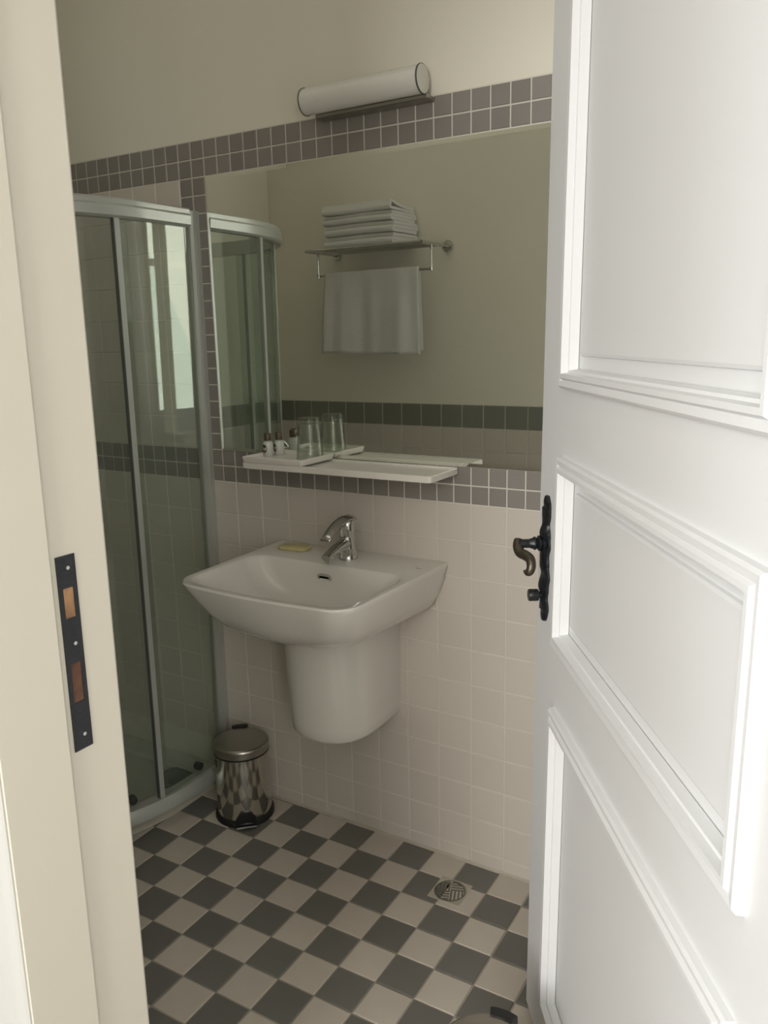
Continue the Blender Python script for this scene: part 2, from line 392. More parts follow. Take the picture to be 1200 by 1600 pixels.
# strike plate: black plate with two openings that show raw wood
bm = bmesh.new()
sy0, sy1, sz0, sz1 = YB-0.070, YB-0.046, 1.043, 1.268
xs = JX+0.0016
def sp(y0_, y1_, z0_, z1_): box(bm, JX-0.002, xs, y0_, y1_, z0_, z1_)
op = [(1.198, 1.232), (1.100, 1.146)]
zc = [sz0, op[1][0], op[1][1], op[0][0], op[0][1], sz1]
sp(sy0, sy1, zc[0], zc[1]); sp(sy0, sy1, zc[2], zc[3]); sp(sy0, sy1, zc[4], zc[5])
for a, b_ in op: sp(sy0, sy0+0.0055, a, b_); sp(sy1-0.0055, sy1, a, b_)
plate = link('strike_plate', bm, M['iron'], frame); plate['label'] = 'black iron strike plate with two openings'
for (a, b_), m in zip(op, ('wood', 'wood_dark')):
    bm = bmesh.new(); box(bm, JX-0.0015, JX+0.0008, sy0+0.0053, sy1-0.0053, a, b_); shear(link('latch_opening', bm, M[m], plate), KJ, 1.30)
for z_ in (1.254, 1.168, 1.060):
    bm = bmesh.new(); lathe(bm, [(0.0024, 0), (0.0022, 0.0006), (0.0010, 0.0008)], n=12)
    o = link('screw', bm, M['chrome'], plate, 40, (xs, (sy0+sy1)/2+0.002, z_), (0, PI/2, 0))
for o in [plate]+list(plate.children):
    if o is plate: shear(o, KJ, 1.30)
    elif 'screw' in o.name: o.location.x += KJ*(o.location.z-1.30)
# casing on the room side
def casing(x0, sgn, nm):
    bm = bmesh.new(); y = YB-0.163
    pr = [(0, y+0.006), (0, y-0.002), (0.003, y-0.004), (0.018, y-0.004), (0.019, y-0.0025), (0.030, y-0.009), (0.040, y-0.019), (0.044, y-0.021), (0.060, y-0.022), (0.072, y-0.019), (0.080, y-0.020), (0.100, y-0.020), (0.108, y-0.012), (0.112, y+0.006)]
    prism(bm, [(x0+sgn*a, b_) for a, b_ in pr], (0.0, 2.34), 'z')
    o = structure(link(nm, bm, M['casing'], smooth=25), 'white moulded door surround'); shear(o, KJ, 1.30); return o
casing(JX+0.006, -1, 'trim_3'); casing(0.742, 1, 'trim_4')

# ------------------------------------------------------------------ open panelled door
DD = Vector((-0.5604, 0.8282, 0)); DN = Vector((-0.8282, -0.5604, 0))     # free-edge direction, outer face normal
P0 = Vector((0.1264, -0.4011, 0.0)); DW = 1.03
hinge = P0-DD*DW
door = bpy.data.objects.new('door_1', None); COL.objects.link(door); door['kind'] = 'structure'
door['label'] = 'white panelled door standing open with black iron handle'
# local frame: X = away from free edge towards hinge (s), Y = inwards (-DN), Z up; origin at the free bottom corner of the outer face
TILT = 0.0100
X = -DD; Y = -DN; Z = Vector((0, 0, 1)) + (-DN)*TILT; Z.normalize(); Y2 = Z.cross(X).normalized()
door.matrix_world = Matrix(((X.x, Y2.x, Z.x, P0.x), (X.y, Y2.y, Z.y, P0.y), (X.z, Y2.z, Z.z, 0.0), (0, 0, 0, 1)))
panels = [(0.150, 0.874, 0.14, 0.798), (0.150, 0.874, 0.922, 1.274), (0.150, 0.874, 1.395, 2.13)]
DT, DH = 0.046, 2.27
bm = bmesh.new(); box(bm, 0, 0.152, 0, DT, 0.012, DH, 0.0002); link('stile', bm, M['door'], door)
bm = bmesh.new(); box(bm, 0.872, DW, 0, DT, 0.012, DH, 0.0002); link('stile', bm, M['door'], door)
for z0_, z1_ in ((0.012, 0.141), (0.797, 0.923), (1.273, 1.396), (2.129, DH)):
    bm = bmesh.new(); box(bm, 0.1519, 0.8721, 0.0, DT, z0_, z1_); link('rail', bm, M['door'], door)
mould = [(-0.001, 0.000), (0.000, -0.009), (0.004, -0.0125), (0.012, -0.0115), (0.014, -0.0095), (0.018, -0.0150), (0.025, -0.0150), (0.0265, -0.0035), (0.0305, -0.0025), (0.033, 0.013)]
field = [(0.030, 0.014), (0.054, 0.014), (0.0555, 0.0095), (0.060, 0.0075)]
for (a0, a1, z0_, z1_) in panels:
    for side in (0, 1):
        def Yp(d): return d if side == 0 else DT-d
        def ring(ins, d): return [(a0+ins, Yp(d), z0_+ins), (a1-ins, Yp(d), z0_+ins), (a1-ins, Yp(d), z1_-ins), (a0+ins, Yp(d), z1_-ins)]
        bm = bmesh.new(); loft(bm, [ring(i, d) for i, d in mould], False, False); link('moulding', bm, M['door'], door)
        bm = bmesh.new(); loft(bm, [ring(i, d) for i, d in field], False, True); link('panel', bm, M['door'], door)
# ironwork (outer face, towards the camera: local -Y)
bm = bmesh.new()
n = 60; L0, L1 = 0.942, 1.188
def half(t):   # half width of the forged back plate along its length
    w_ = 0.0165+0.0035*math.sin(t*PI*7)+0.0015*math.sin(t*PI*17+1)
    if t < 0.12: w_ *= 0.35+0.65*math.sin(t/0.12*PI/2)
    if t > 0.86: w_ *= 0.35+0.65*math.sin((1-t)/0.14*PI/2)
    return w_
rings = []
for k in range(n+1):
    t = k/n; z_ = L0+(L1-L0)*t; h_ = half(t)*1.25; th = 0.0105+0.0018*math.sin(t*PI*9)+0.0010*math.sin(t*47)
    if t < 0.1 or t > 0.9: th *= 0.6
    rings.append([(0.066-h_, 0.0, z_), (0.066-h_, -th*0.5, z_), (0.066-h_*0.55, -th, z_), (0.066, -th*1.25, z_), (0.066+h_*0.55, -th, z_), (0.066+h_, -th*0.5, z_), (0.066+h_, 0.0, z_)])
loft(bm, rings)
esc = link('escutcheon', bm, M['iron'], door, 50)
bm = bmesh.new(); zc_ = 1.096
prof = [(0.0150, 0), (0.0150, .004), (0.0115, .006), (0.0150, .009), (0.0150, .012), (0.0100, .015), (0.0135, .019), (0.0105, .023), (0.0085, .030), (0.0085, .040), (0.0100, .050)]
R_ = [[(0.066+r*math.cos(2*PI*i/20), -0.006-d, zc_+r*math.sin(2*PI*i/20)) for i in range(20)] for r, d in prof]
loft(bm, R_)
neck = link('handle_neck', bm, M['iron'], door, 50)
bm = bmesh.new()
key = [(0.060, -0.054, 1.100), (0.068, -0.0575, 1.092), (0.078, -0.0555, 1.082), (0.092, -0.0480, 1.0795), (0.105, -0.0425, 1.076), (0.113, -0.0415, 1.066), (0.115, -0.0440, 1.056), (0.112, -0.0475, 1.0525), (0.109, -0.0495, 1.057)]
pts = []
for k in range(len(key)-1):   # smooth the key points (Catmull-Rom)
    q = [Vector(key[max(0, k-1)]), Vector(key[k]), Vector(key[k+1]), Vector(key[min(len(key)-1, k+2)])]
    for m_ in range(4):
        t = m_/4; pts.append(0.5*((2*q[1])+(q[2]-q[0])*t+(2*q[0]-5*q[1]+4*q[2]-q[3])*t*t+(3*q[1]-q[0]-3*q[2]+q[3])*t**3))
pts.append(Vector(key[-1]))
N_ = len(pts); tube(bm, pts, [0.0100-0.0035*(k/(N_-1))+0.001*math.sin(k/(N_-1)*PI) for k in range(N_)], 14)
link('lever_handle', bm, M['bronze'], door, 60)['label'] = 'worn scrolled lever handle'
bm = bmesh.new()
R_ = [[(0.066+r*math.cos(2*PI*i/20), -0.006-d, 0.993+r*math.sin(2*PI*i/20)) for i in range(20)] for r, d in [(0.006, 0), (0.006, .008), (0.0115, .010), (0.0120, .016), (0.0118, .027), (0.0105, .0285)]]
loft(bm, R_); link('key_knob', bm, M['iron'], door, 40)
for z_ in (0.3, 1.15, 1.95):
    bm = bmesh.new(); lathe(bm, [(0.007, -0.05), (0.009, -0.045), (0.009, 0.045), (0.007, 0.05)], n=14); link('hinge', bm, M['casing'], door, 40, (DW+0.006, DT, z_))

# ------------------------------------------------------------------ mirror
bm = bmesh.new()
mx0, mx1, mz0, mz1, g = -1.05+0.002, 0.15-0.002, H+2*MS-0.0005, H+18*MS-0.002, 0.0
def mr(i, y): return [(mx0+i, y, mz0+i), (mx1-i, y, mz0+i), (mx1-i, y, mz1-i), (mx0+i, y, mz1-i)]
loft(bm, [mr(0, 0.0021), mr(0, -0.0010)], True, False)
loft(bm, [mr(0, -0.0010), mr(0.010, -0.0024)], False, True, mi=1)
bmesh.ops.remove_doubles(bm, verts=bm.verts, dist=1e-5)
tag(link('mirror', bm, [M['shelf'], M['mirror']]), 'large frameless wall mirror between the grey mosaic bands above the washbasin', 'mirror')

# ------------------------------------------------------------------ tube lamp above the mirror
lamp = thing('wall_lamp', 'white tubular wall lamp fixed above the mosaic band over the mirror', 'lamp', (-0.467, 0, 2.0785))
bm = bmesh.new(); N_ = 48; lx0, lx1, lr, ly = -0.175, 0.165, 0.0320, -0.050
loft(bm, [[(x, ly+lr*math.cos(2*PI*i/N_), lr*math.sin(2*PI*i/N_)) for i in range(N_)] for x in (lx0, lx1)])
link('diffuser', bm, M['opal'], lamp, 40)
for x, s in ((lx0, -1), (lx1, 1)):
    bm = bmesh.new()
    loft(bm, [[(x+s*d, ly+(lr+e)*math.cos(2*PI*i/N_), (lr+e)*math.sin(2*PI*i/N_)) for i in range(N_)] for d, e in ((-0.0015, 0.0016), (0.0015, 0.0016), (0.0022, 0.0))], False, False)
    link('end_ring', bm, M['alu_dark'], lamp, 40)
    bm = bmesh.new()
    loft(bm, [[(x+s*d, ly+(lr+e)*math.cos(2*PI*i/N_), (lr+e)*math.sin(2*PI*i/N_)) for i in range(N_)] for d, e in ((0.0, -0.0004), (0.0022, -0.0004), (0.0035, -0.006))])
    link('end_cap', bm, M['opal'], lamp, 40)
bm = bmesh.new(); box(bm, -0.155, 0.172, -0.040, 0.004, -0.041, -0.030, 0.002); link('mounting_bar', bm, M['lid_steel'], lamp)
bm = bmesh.new(); box(bm, -0.12, 0.12, -0.030, 0.004, -0.032, 0.026, 0.003); link('back_plate', bm, M['casing'], lamp)

# ------------------------------------------------------------------ washbasin
SX = -0.548
basin = thing('washbasin', 'white wall hung ceramic washbasin with half pedestal below the mirror', 'washbasin', (SX, 0, 0))
def outline(wb, wf, yf, r, bow=0.012, yb=0.0, rb=0.0):
    """closed outline, back along y=yb, bowed front at y=-yf"""
    pts = []
    def arc(cx, cy, rr, a0, a1, m=12):
        for k in range(m+1):
            a = math.radians(a0+(a1-a0)*k/m); pts.append((cx+rr*math.cos(a), cy+rr*math.sin(a)))
    if rb: arc(wb-rb, yb-rb, rb, 90, 0)
    else: pts.append((wb, yb))
    arc(wf-r, -yf+r, r, 0, -90)
    pts[-1] = (wf-r, -yf)
    for k in range(1, 12):
        t = k/12; pts.append(((wf-r)*(1-2*t), -yf-bow*math.sin(t*PI)))
    arc(-wf+r, -yf+r, r, -90, -180)
    if rb: arc(-wb+rb, yb-rb, rb, 180, 90)
    else: pts.append((-wb, yb))
    return pts
def radial(poly, cx, cy, angs):
    out = []
    for a in angs:
        dx, dy = math.cos(a), math.sin(a); best = None
        for (x1, y1_), (x2, y2_) in zip(poly, poly[1:]+poly[:1]):
            ex, ey = x2-x1, y2_-y1_; den = dx*ey-dy*ex
            if abs(den) < 1e-12: continue
            t = ((x1-cx)*ey-(y1_-cy)*ex)/den; u = ((x1-cx)*dy-(y1_-cy)*dx)/den
            if t > 0 and -1e-6 <= u <= 1+1e-6 and (best is None or t > best): best = t
        out.append((cx+dx*best, cy+dy*best))
    return out
CY = -0.26
angs = sorted([2*PI*k/132 for k in range(132)]+[math.atan2(-CY, 0.281), math.atan2(-CY, -0.281)])
outer = [(0.742, .12, .10, .30, .08), (0.742, .20, .17, .36, .10), (0.750, .226, .196, .392, .10), (0.766, .243, .217, .412, .095), (0.80, .259, .238, .438, .088), (0.845, .273, .256, .462, .080), (0.874, .280, .266, .476, .074), (0.884, .281, .268, .479, .072), (0.8885, .279, .266, .476, .070)]
rings = [[(x, y, z) for x, y in radial(outline(wb, wf, yf, r), 0, CY, angs)] for z, wb, wf, yf, r in outer]
rings[-1] = [(x, min(y, -0.001), z) for x, y, z in rings[-1]]
inner = [(0.8885, .252, .250, .461, .062, -.158, .055), (0.8865, .2485, .2465, .457, .062, -.162, .054), (0.879, .243, .241, .451, .064, -.166, .054), (0.855, .226, .228, .436, .070, -.172, .058), (0.825, .195, .205, .412, .078, -.180, .064), (0.800, .160, .180, .385, .085, -.195, .065), (0.786, .125, .145, .350, .085, -.215, .06), (0.780, .06, .075, .30, .05, -.235, .03)]
for z, wb, wf, yf, r, yb, rb in inner:
    rings.append([(x, y, z) for x, y in radial(outline(wb, wf, yf, r, 0.012*min(1, (z-0.78)/0.1), yb, rb), 0, CY if yf > .31 else CY, angs)])
bm = bmesh.new(); loft(bm, rings)
link('basin', bm, M['ceramic'], basin, 50)
# chrome overflow ring on the bowl's back wall
bm = bmesh.new()
a = rrect(-0.0230, 0.0230, -0.0125, 0.0125, 0.0123); b2 = rrect(-0.0165, 0.0165, -0.0062, 0.0062, 0.0058)
def tilt_pts(P_, d): return [(x, d-0.35*z, z) for x, z in P_]
loft(bm, [tilt_pts(a, 0.002), tilt_pts(a, -0.0022), tilt_pts(b2, -0.0026), tilt_pts(b2, 0.0)], False, False)
link('overflow_ring', bm, M['chrome'], basin, 40, (-0.004, -0.1735, 0.852))
bm = bmesh.new(); loft(bm, [tilt_pts(b2, -0.0004), tilt_pts(b2, 0.001)]); link('overflow_slot', bm, M['void'], basin, None, (-0.004, -0.1735, 0.852))
bm = bmesh.new(); lathe(bm, [(0.030, 0), (0.031, 0.002), (0.024, 0.005), (0.010, 0.007)], n=32); link('waste_plug', bm, M['chrome'], basin, 40, (0, -0.275, 0.779))
bm = bmesh.new(); box(bm, -0.008, 0.008, -0.0016, 0.0016, -0.0002, 0.0003); link('maker_mark', bm, M['drain_metal'], basin, None, (0.239, -0.088, 0.8885))
# half pedestal (shroud)
def ush(hw, d, n=22, e=2.6):
    pts = [(hw, 0.0)]; st = d*0.42
    for k in range(n+1):
        a = -PI/2*0+(-PI)*k/n; c, s = math.cos(a), math.sin(a)
        pts.append((hw*math.copysign(abs(c)**(2/e), c), -st+(d-st)*math.copysign(abs(s)**(2/e), s)))
    pts.append((-hw, 0.0)); return pts
bm = bmesh.new()
loft(bm, [[(x, y, z) for x, y in ush(hw, d)] for z, hw, d in ((0.765, .128, .285), (0.60, .126, .278), (0.45, .1235, .268), (0.425, .122, .265), (0.415, .117, .258))])
link('half_pedestal', bm, M['ceramic'], basin, 40)

# tap
TX, TY, TZ = -0.531, -0.088, 0.8885
tap = thing('basin_tap', 'chrome single lever mixer tap on the back ledge of the washbasin', 'tap', (TX, TY, TZ))
bm = bmesh.new()
prof = [(0.0265, 0), (0.0270, 0.003), (0.0255, 0.006), (0.0250, 0.020), (0.0232, 0.036), (0.0222, 0.050), (0.0208, 0.060), (0.0200, 0.064)]
loft(bm, [[(r*math.cos(2*PI*i/36), r*math.sin(2*PI*i/36)-0.0006*k, z) for i in range(36)] for k, (r, z) in enumerate(prof)])
link('body', bm, M['chrome'], tap, 50)
bm = bmesh.new()
pts = bez((0, 0.004, 0.052), (0, -0.028, 0.058), (0, -0.070, 0.046), (0, -0.108, 0.030), 12)
rings = []
for k, p in enumerate(pts):
    t = k/12; ww = 0.0205-0.0070*t; hh = 0.0200-0.0125*t
    rings.append([(ww*math.cos(2*PI*i/24), p.y, p.z-0.30*hh+hh*math.sin(2*PI*i/24)*(0.75 if math.sin(2*PI*i/24) > 0 else 1.15)) for i in range(24)])
loft(bm, rings); link('spout', bm, M['chrome'], tap, 60)
bm = bmesh.new(); lathe(bm, [(0.0100, -0.017), (0.0108, -0.015), (0.0108, 0.0), (0.009, 0.004)], n=24); link('aerator', bm, M['chrome'], tap, 40, (0, -0.094, 0.027))
bm = bmesh.new(); lathe(bm, [(0.0200, 0.060), (0.0215, 0.066), (0.0225, 0.096), (0.0220, 0.104), (0.0180, 0.110)], n=32); link('cartridge_cap', bm, M['chrome'], tap, 40)
bm = bmesh.new()
pts = bez((0, 0.024, 0.108), (0, -0.020, 0.124), (0, -0.060, 0.108), (0, -0.108, 0.074), 14)
rings = []
for k, p in enumerate(pts):
    t = k/14; ww = 0.0235-0.0085*t; th = 0.0075-0.0035*t
    if k == 0: ww *= 0.7; th *= 0.5
    rings.append([(ww*math.cos(2*PI*i/20), p.y, p.z+th*math.sin(2*PI*i/20)+0.004*(1-(abs(math.cos(2*PI*i/20))))) for i in range(20)])
loft(bm, rings); link('lever', bm, M['chrome'], tap, 60)

# soap on the basin ledge
bm = bmesh.new()
P_ = lambda i: rrect(-0.050+i, 0.050-i, -0.030+i, 0.030-i, 0.024-i*0.5, 6)
loft(bm, [[(x, y, z) for x, y in P_(i)] for z, i in ((0.0, 0.004), (0.002, 0.001), (0.006, 0.0), (0.010, 0.003), (0.0115, 0.008))])
tag(link('soap_bar', bm, M['soap'], None, 50, (-0.728, -0.072, 0.8885), (0, 0, 0.08)), 'flat yellow soap bar on the left of the washbasin ledge', 'soap')

# ------------------------------------------------------------------ shelf and what stands on it
SH = 1.1492
bm = bmesh.new()
def sh_ring(i, z, back=0.0): return [(x, y, z) for x, y in rrect(-0.302+i, 0.302-i, -0.158+i, 0.0-i*back, 0.011 if i < 0.005 else 0.008, 5)]
loft(bm, [sh_ring(0.004, -0.0185), sh_ring(0.0, -0.016), sh_ring(0.0, -0.0015), sh_ring(0.0015, 0.0), sh_ring(0.007, 0.0, 1), sh_ring(0.0085, -0.0045, 1), ])
shelf = tag(link('wall_shelf', bm, M['shelf'], None, 40, (-0.535, 0.0, SH)), 'white ceramic wall shelf along the lower edge of the mirror', 'shelf')
TRX = -0.727
tray = thing('toiletry_tray', 'square white raised edge tray on the left end of the wall shelf', 'tray', (TRX, -0.082, SH))
bm = bmesh.new()
def tr(i, z): return [(x, y, z) for x, y in rrect(-0.104+i, 0.104-i, -0.080+i, 0.078-i, 0.006, 4)]
loft(bm, [tr(0.004, 0.0005), tr(0.002, 0.003), tr(0.0, 0.0155), tr(0.0012, 0.017), tr(0.005, 0.017), tr(0.009, 0.007)])
link('tray_body', bm, M['shelf'], tray, 40)
TF = SH+0.007
gl = thing('drinking_glass', 'clear tumbler standing upside down on the tray by the mirror', 'glass', (-0.667, -0.060, TF))
bm = bmesh.new()
lathe(bm, [(0.0385, 0.0), (0.0380, 0.0), (0.0365, 0.030), (0.0325, 0.085), (0.0305, 0.112), (0.0290, 0.1145), (0.0200, 0.1150), (0.001, 0.1135)], n=48, cap0=False, cap1=True)
lathe(bm, [(0.0385, 0.0), (0.0355, 0.0), (0.0340, 0.030), (0.0300, 0.085), (0.0280, 0.098), (0.001, 0.1000)], n=48, cap0=False, cap1=True)
link('tumbler', bm, M['tumbler'], gl, 40)
def bottle(x, y, lab, rz, full=True):
    t = thing('toiletry_bottle', lab, 'bottle', (x, y, TF), rz, 'small hotel toiletry bottles on the tray')
    bm = bmesh.new(); lathe(bm, [(0.0130, 0), (0.0145, 0.002), (0.0147, 0.022), (0.0145, 0.036), (0.0128, 0.041), (0.0075, 0.043), (0.0070, 0.047)], n=32); link('bottle_body', bm, M['bottle'], t, 40)
    bm = bmesh.new(); lathe(bm, [(0.0098, 0.0445), (0.0102, 0.046), (0.0102, 0.064), (0.0094, 0.0655)], n=28); link('cap', bm, M['cap'], t, 40)
    # printed badge: dark oval with a red lower half and a small pale mark
    def badge(nm, rx, rz_, zc, ofs, m, par):
        bm = bmesh.new(); c = bm.verts.new((0.0147+ofs, 0, zc)); vs = []
        for k in range(28):
            a = 2*PI*k/28; th = rx*math.cos(a)/0.0147
            vs.append(bm.verts.new(((0.0147+ofs)*math.cos(th), (0.0147+ofs)*math.sin(th), zc+rz_*math.sin(a))))
        for k in range(28): bm.faces.new((c, vs[k], vs[(k+1) % 28]))
        return link(nm, bm, m, par)
    bd = badge('badge', 0.0090, 0.0125, 0.0215, 0.0003, M['label'], t)
    badge('badge_print', 0.0070, 0.0040, 0.0150, 0.0006, M['label_red'], bd)
    badge('badge_print', 0.0035, 0.0032, 0.0205, 0.0009, M['label_pale'], bd)
    return t
bottle(-0.812, -0.066, 'small white bottle with dark cap and round badge, nearer the tray edge', math.radians(-100))
bottle(-0.795, -0.036, 'small white bottle with dark cap, behind its twin close to the mirror', math.radians(-118))
bm = bmesh.new(); loft(bm, [[(x, y, z) for x, y in rrect(-0.018+i, 0.018-i, -0.008+i, 0.008-i, 0.006)] for z, i in ((0, 0.001), (0.002, 0.0), (0.004, 0.001), (0.005, 0.003))])
tag(link('wrapped_soap', bm, M['paper'], None, 40, (-0.800, -0.128, TF), (0, 0, 0.1)), 'small flat paper wrapped sachet at the left front of the tray', 'sachet')

# ------------------------------------------------------------------ pedal bins
def pedal_bin(loc, toward, lab, nm_h=0.258, r=0.086):
    """toward = heading of the pedal (radians)"""
    t = thing('pedal_bin', lab, 'bin', loc, toward, 'small steel pedal bins')
    bm = bmesh.new(); lathe(bm, [(r, 0.0), (r+0.007, 0.002), (r+0.007, 0.014), (r+0.002, 0.020), (r-0.004, 0.020)], n=56); link('base_ring', bm, M['black'], t, 40)
    bm = bmesh.new(); lathe(bm, [(r-0.001, 0.018), (r+0.0005, 0.024), (r-0.001, 0.10), (r-0.003, nm_h-0.036)], n=64); link('bin_body', bm, M['steel'], t, 40)
    bm = bmesh.new(); lathe(bm, [(r-0.001, nm_h-0.037), (r+0.001, nm_h-0.036), (r+0.001, nm_h-0.034), (r-0.001, nm_h-0.033)], n=56); link('rim_ring', bm, M['black'], t, 40)
    bm = bmesh.new(); lathe(bm, [(r-0.002, nm_h-0.033), (r+0.001, nm_h-0.031), (r+0.001, nm_h-0.010), (r-0.001, nm_h-0.006), (r-0.005, nm_h-0.004), (r*0.93, nm_h-0.003), (r*0.5, nm_h-0.0005), (0.006, nm_h)], n=56); link('lid', bm, M['lid_steel'], t, 25)
    bm = bmesh.new()   # hinge block at the back, opposite the pedal
    n2 = 8; R1, R2 = r-0.006, r+0.012; z0_, z1_ = nm_h-0.040, nm_h+0.001
    P2 = [(-R2*math.cos(a), R2*math.sin(a)) for a in [(-0.27+0.54*k/n2) for k in range(n2+1)]]+[(-R1*math.cos(a), R1*math.sin(a)) for a in [(0.27-0.54*k/n2) for k in range(n2+1)]]
    loft(bm, [[(x, y, z0_) for x, y in P2], [(x, y, z1_-0.004) for x, y in P2], [(x*0.98, y*0.92, z1_) for x, y in P2]]); link('hinge', bm, M['black'], t, 40)
    bm = bmesh.new()   # black pedal housing and steel pedal
    hp = [(-0.036, 0.004), (0.036, 0.004), (0.031, 0.028), (0.017, 0.052), (-0.017, 0.052), (-0.031, 0.028)]
    loft(bm, [[(r-0.016, y, z) for y, z in hp], [(r+0.002-3.0*y*y, y, z) for y, z in hp], [(r+0.008-3.0*y*y, y*0.92, z*0.97) for y, z in hp]]); link('pedal_housing', bm, M['black'], t)
    bm = bmesh.new(); box(bm, r-0.01, r+0.022, -0.030, 0.030, 0.006, 0.012, 0.0015); pd = link('pedal', bm, M['black'], t)
    bm = bmesh.new(); box(bm, r+0.0195, r+0.0235, -0.031, 0.031, 0.009, 0.0145, 0.0012); link('pedal_edge', bm, M['chrome'], pd)
    return t
pedal_bin((-0.941, -0.118, 0), math.atan2(-0.73, 0.68), 'small polished steel pedal bin in the corner beside the shower')
pedal_bin((0.208, -0.805, 0), math.radians(-86), 'second steel pedal bin by the open door, only its lid showing', 0.274)

# ------------------------------------------------------------------ floor drain
dr = thing('floor_drain', 'round slotted metal floor drain in a square frame near the wall', 'drain', (-0.196, -0.139, 0), FR)
bm = bmesh.new()
sq = []
for k in range(48):
    a = 2*PI*k/48; m_ = max(abs(math.cos(a)), abs(math.sin(a))); sq.append((0.047*math.cos(a)/m_, 0.047*math.sin(a)/m_))
circ = [(0.0445*math.cos(2*PI*k/48), 0.0445*math.sin(2*PI*k/48)) for k in range(48)]
loft(bm, [[(x, y, -0.001) for x, y in sq], [(x*0.985, y*0.985, 0.0014) for x, y in sq], [(x, y, 0.0008) for x, y in circ], [(x, y, -0.003) for x, y in circ]], False, False)
link('drain_frame', bm, M['drain_frame'], dr)
bm = bmesh.new(); lathe(bm, [(0.0445, -0.0008), (0.010, -0.0008)], n=40); link('drain_well', bm, M['void'], dr)
bm = bmesh.new()
lathe(bm, [(0.0430, -0.0006), (0.0430, 0.0012), (0.0390, 0.0014), (0.0375, -0.0006)], n=48, cap0=False, cap1=False)
# basket-weave bars: four quadrants of alternating direction
for qx in (-1, 1):
    for qy in (-1, 1):
        hor = qx*qy > 0
        for k in range(4):
            u0_ = 0.001+k*0.0100; u1_ = u0_+0.0052
            um = (u0_+u1_)/2; L_ = math.sqrt(max(0, 0.0385**2-um**2))
            if L_ < 0.006: continue
            if hor: box(bm, min(qx*0.001, qx*L_), max(qx*0.001, qx*L_), min(qy*u0_, qy*u1_), max(qy*u0_, qy*u1_), -0.0006, 0.0012)
            else: box(bm, min(qx*u0_, qx*u1_), max(qx*u0_, qx*u1_), min(qy*0.001, qy*L_), max(qy*0.001, qy*L_), -0.0006, 0.0012)
o = link('drain_grate', bm, M['drain_metal'], dr); o.rotation_euler = (0, 0, 0.35)

# ------------------------------------------------------------------ shower
LEAN = 0.0095
SXE, SYC, SR = -1.097, -0.20, 0.54      # glass line: x of the straight side, start of the curve, radius
SCX = SXE-SR
def track(off, a0, a1, n=40, start=-0.004):
    """plan polyline of the enclosure shifted outwards by off between the angles a0..a1 (degrees)"""
    pts = []
    if a0 < 0: pts.append((SXE+off, start)); a0 = 0
    e1 = a1 > 90; a1_ = min(a1, 90)
    for k in range(n+1):
        a = math.radians(a0+(a1_-a0)*k/n); pts.append((SCX+(SR+off)*math.cos(a), SYC-(SR+off)*math.sin(a)))
    if e1: pts.append((XL+0.004, SYC-SR-off))
    return pts
def band(bm, o0, o1, z0_, z1_, a0, a1, n=40):
    A, B = track(o0, a0, a1, n), track(o1, a0, a1, n)
    loft(bm, [[(*A[i], z0_), (*B[i], z0_), (*B[i], z1_), (*A[i], z1_)] for i in range(len(A))])
def prof_band(bm, prof, a0, a1, n=40, start=-0.004):
    T = [track(o_, a0, a1, n, start) for o_, z_ in prof]
    loft(bm, [[(*T[k][i], prof[k][1]) for k in range(len(prof))] for i in range(len(T[0]))])
enc = thing('shower_enclosure', 'corner shower enclosure of curved glass with grey aluminium frame', 'shower', (0, 0, 0))
enc.rotation_euler = (0, LEAN, 0); enc.location = (-LEAN*1.0, 0, 0.0)
ZT0, ZT1 = 1.800, 1.852
bm = bmesh.new(); prof_band(bm, [(-0.022, ZT0), (0.008, ZT0), (0.016, ZT0+0.006), (0.018, ZT0+0.030), (0.013, ZT0+0.036), (0.013, ZT1-0.004), (0.008, ZT1), (-0.022, ZT1)], -1, 91, 40, -0.043)
link('top_rail', bm, M['alu'], enc, 35)
bm = bmesh.new(); prof_band(bm, [(-0.024, 0.0505), (0.026, 0.0505), (0.026, 0.060), (0.018, 0.078), (0.014, 0.090), (-0.024, 0.090)], -1, 91)
link('bottom_rail', bm, M['alu'], enc, 35)
bm = bmesh.new(); prof = [(-0.032, 0.0), (0.008, 0.0), (0.008, -0.018), (0.003, -0.020), (0.002, -0.036), (0.002, -0.042), (-0.010, -0.042), (-0.018, -0.036), (-0.026, -0.030)]
loft(bm, [[(SXE+x, y, z) for x, y in prof] for z in (0.0505, ZT0+0.048)]); link('wall_post', bm, M['alu'], enc, 50)
bm = bmesh.new(); box(bm, XL+0.001, XL+0.040, SYC-SR-0.026, SYC-SR+0.026, 0.0505, ZT0+0.048, 0.004); link('wall_post', bm, M['alu'], enc)
G0, G1 = 0.090, ZT0
bm = bmesh.new(); band(bm, -0.002, 0.002, G0, G1, -1, 11, 10); link('fixed_pane', bm, M['shower_glass'], enc, 30)
bm = bmesh.new(); band(bm, -0.002, 0.002, G0, G1, 79, 91, 10); link('fixed_pane', bm, M['shower_glass'], enc, 30)
for a in (11, 79):
    bm = bmesh.new(); band(bm, -0.007, 0.007, G0, G1, a-1.0, a+0.7, 3); link('stile', bm, M['alu'], enc)
    bm = bmesh.new(); band(bm, -0.0075, 0.0075, G0, G1, a+0.7, a+1.0, 2); link('seal', bm, M['alu_dark'], enc)
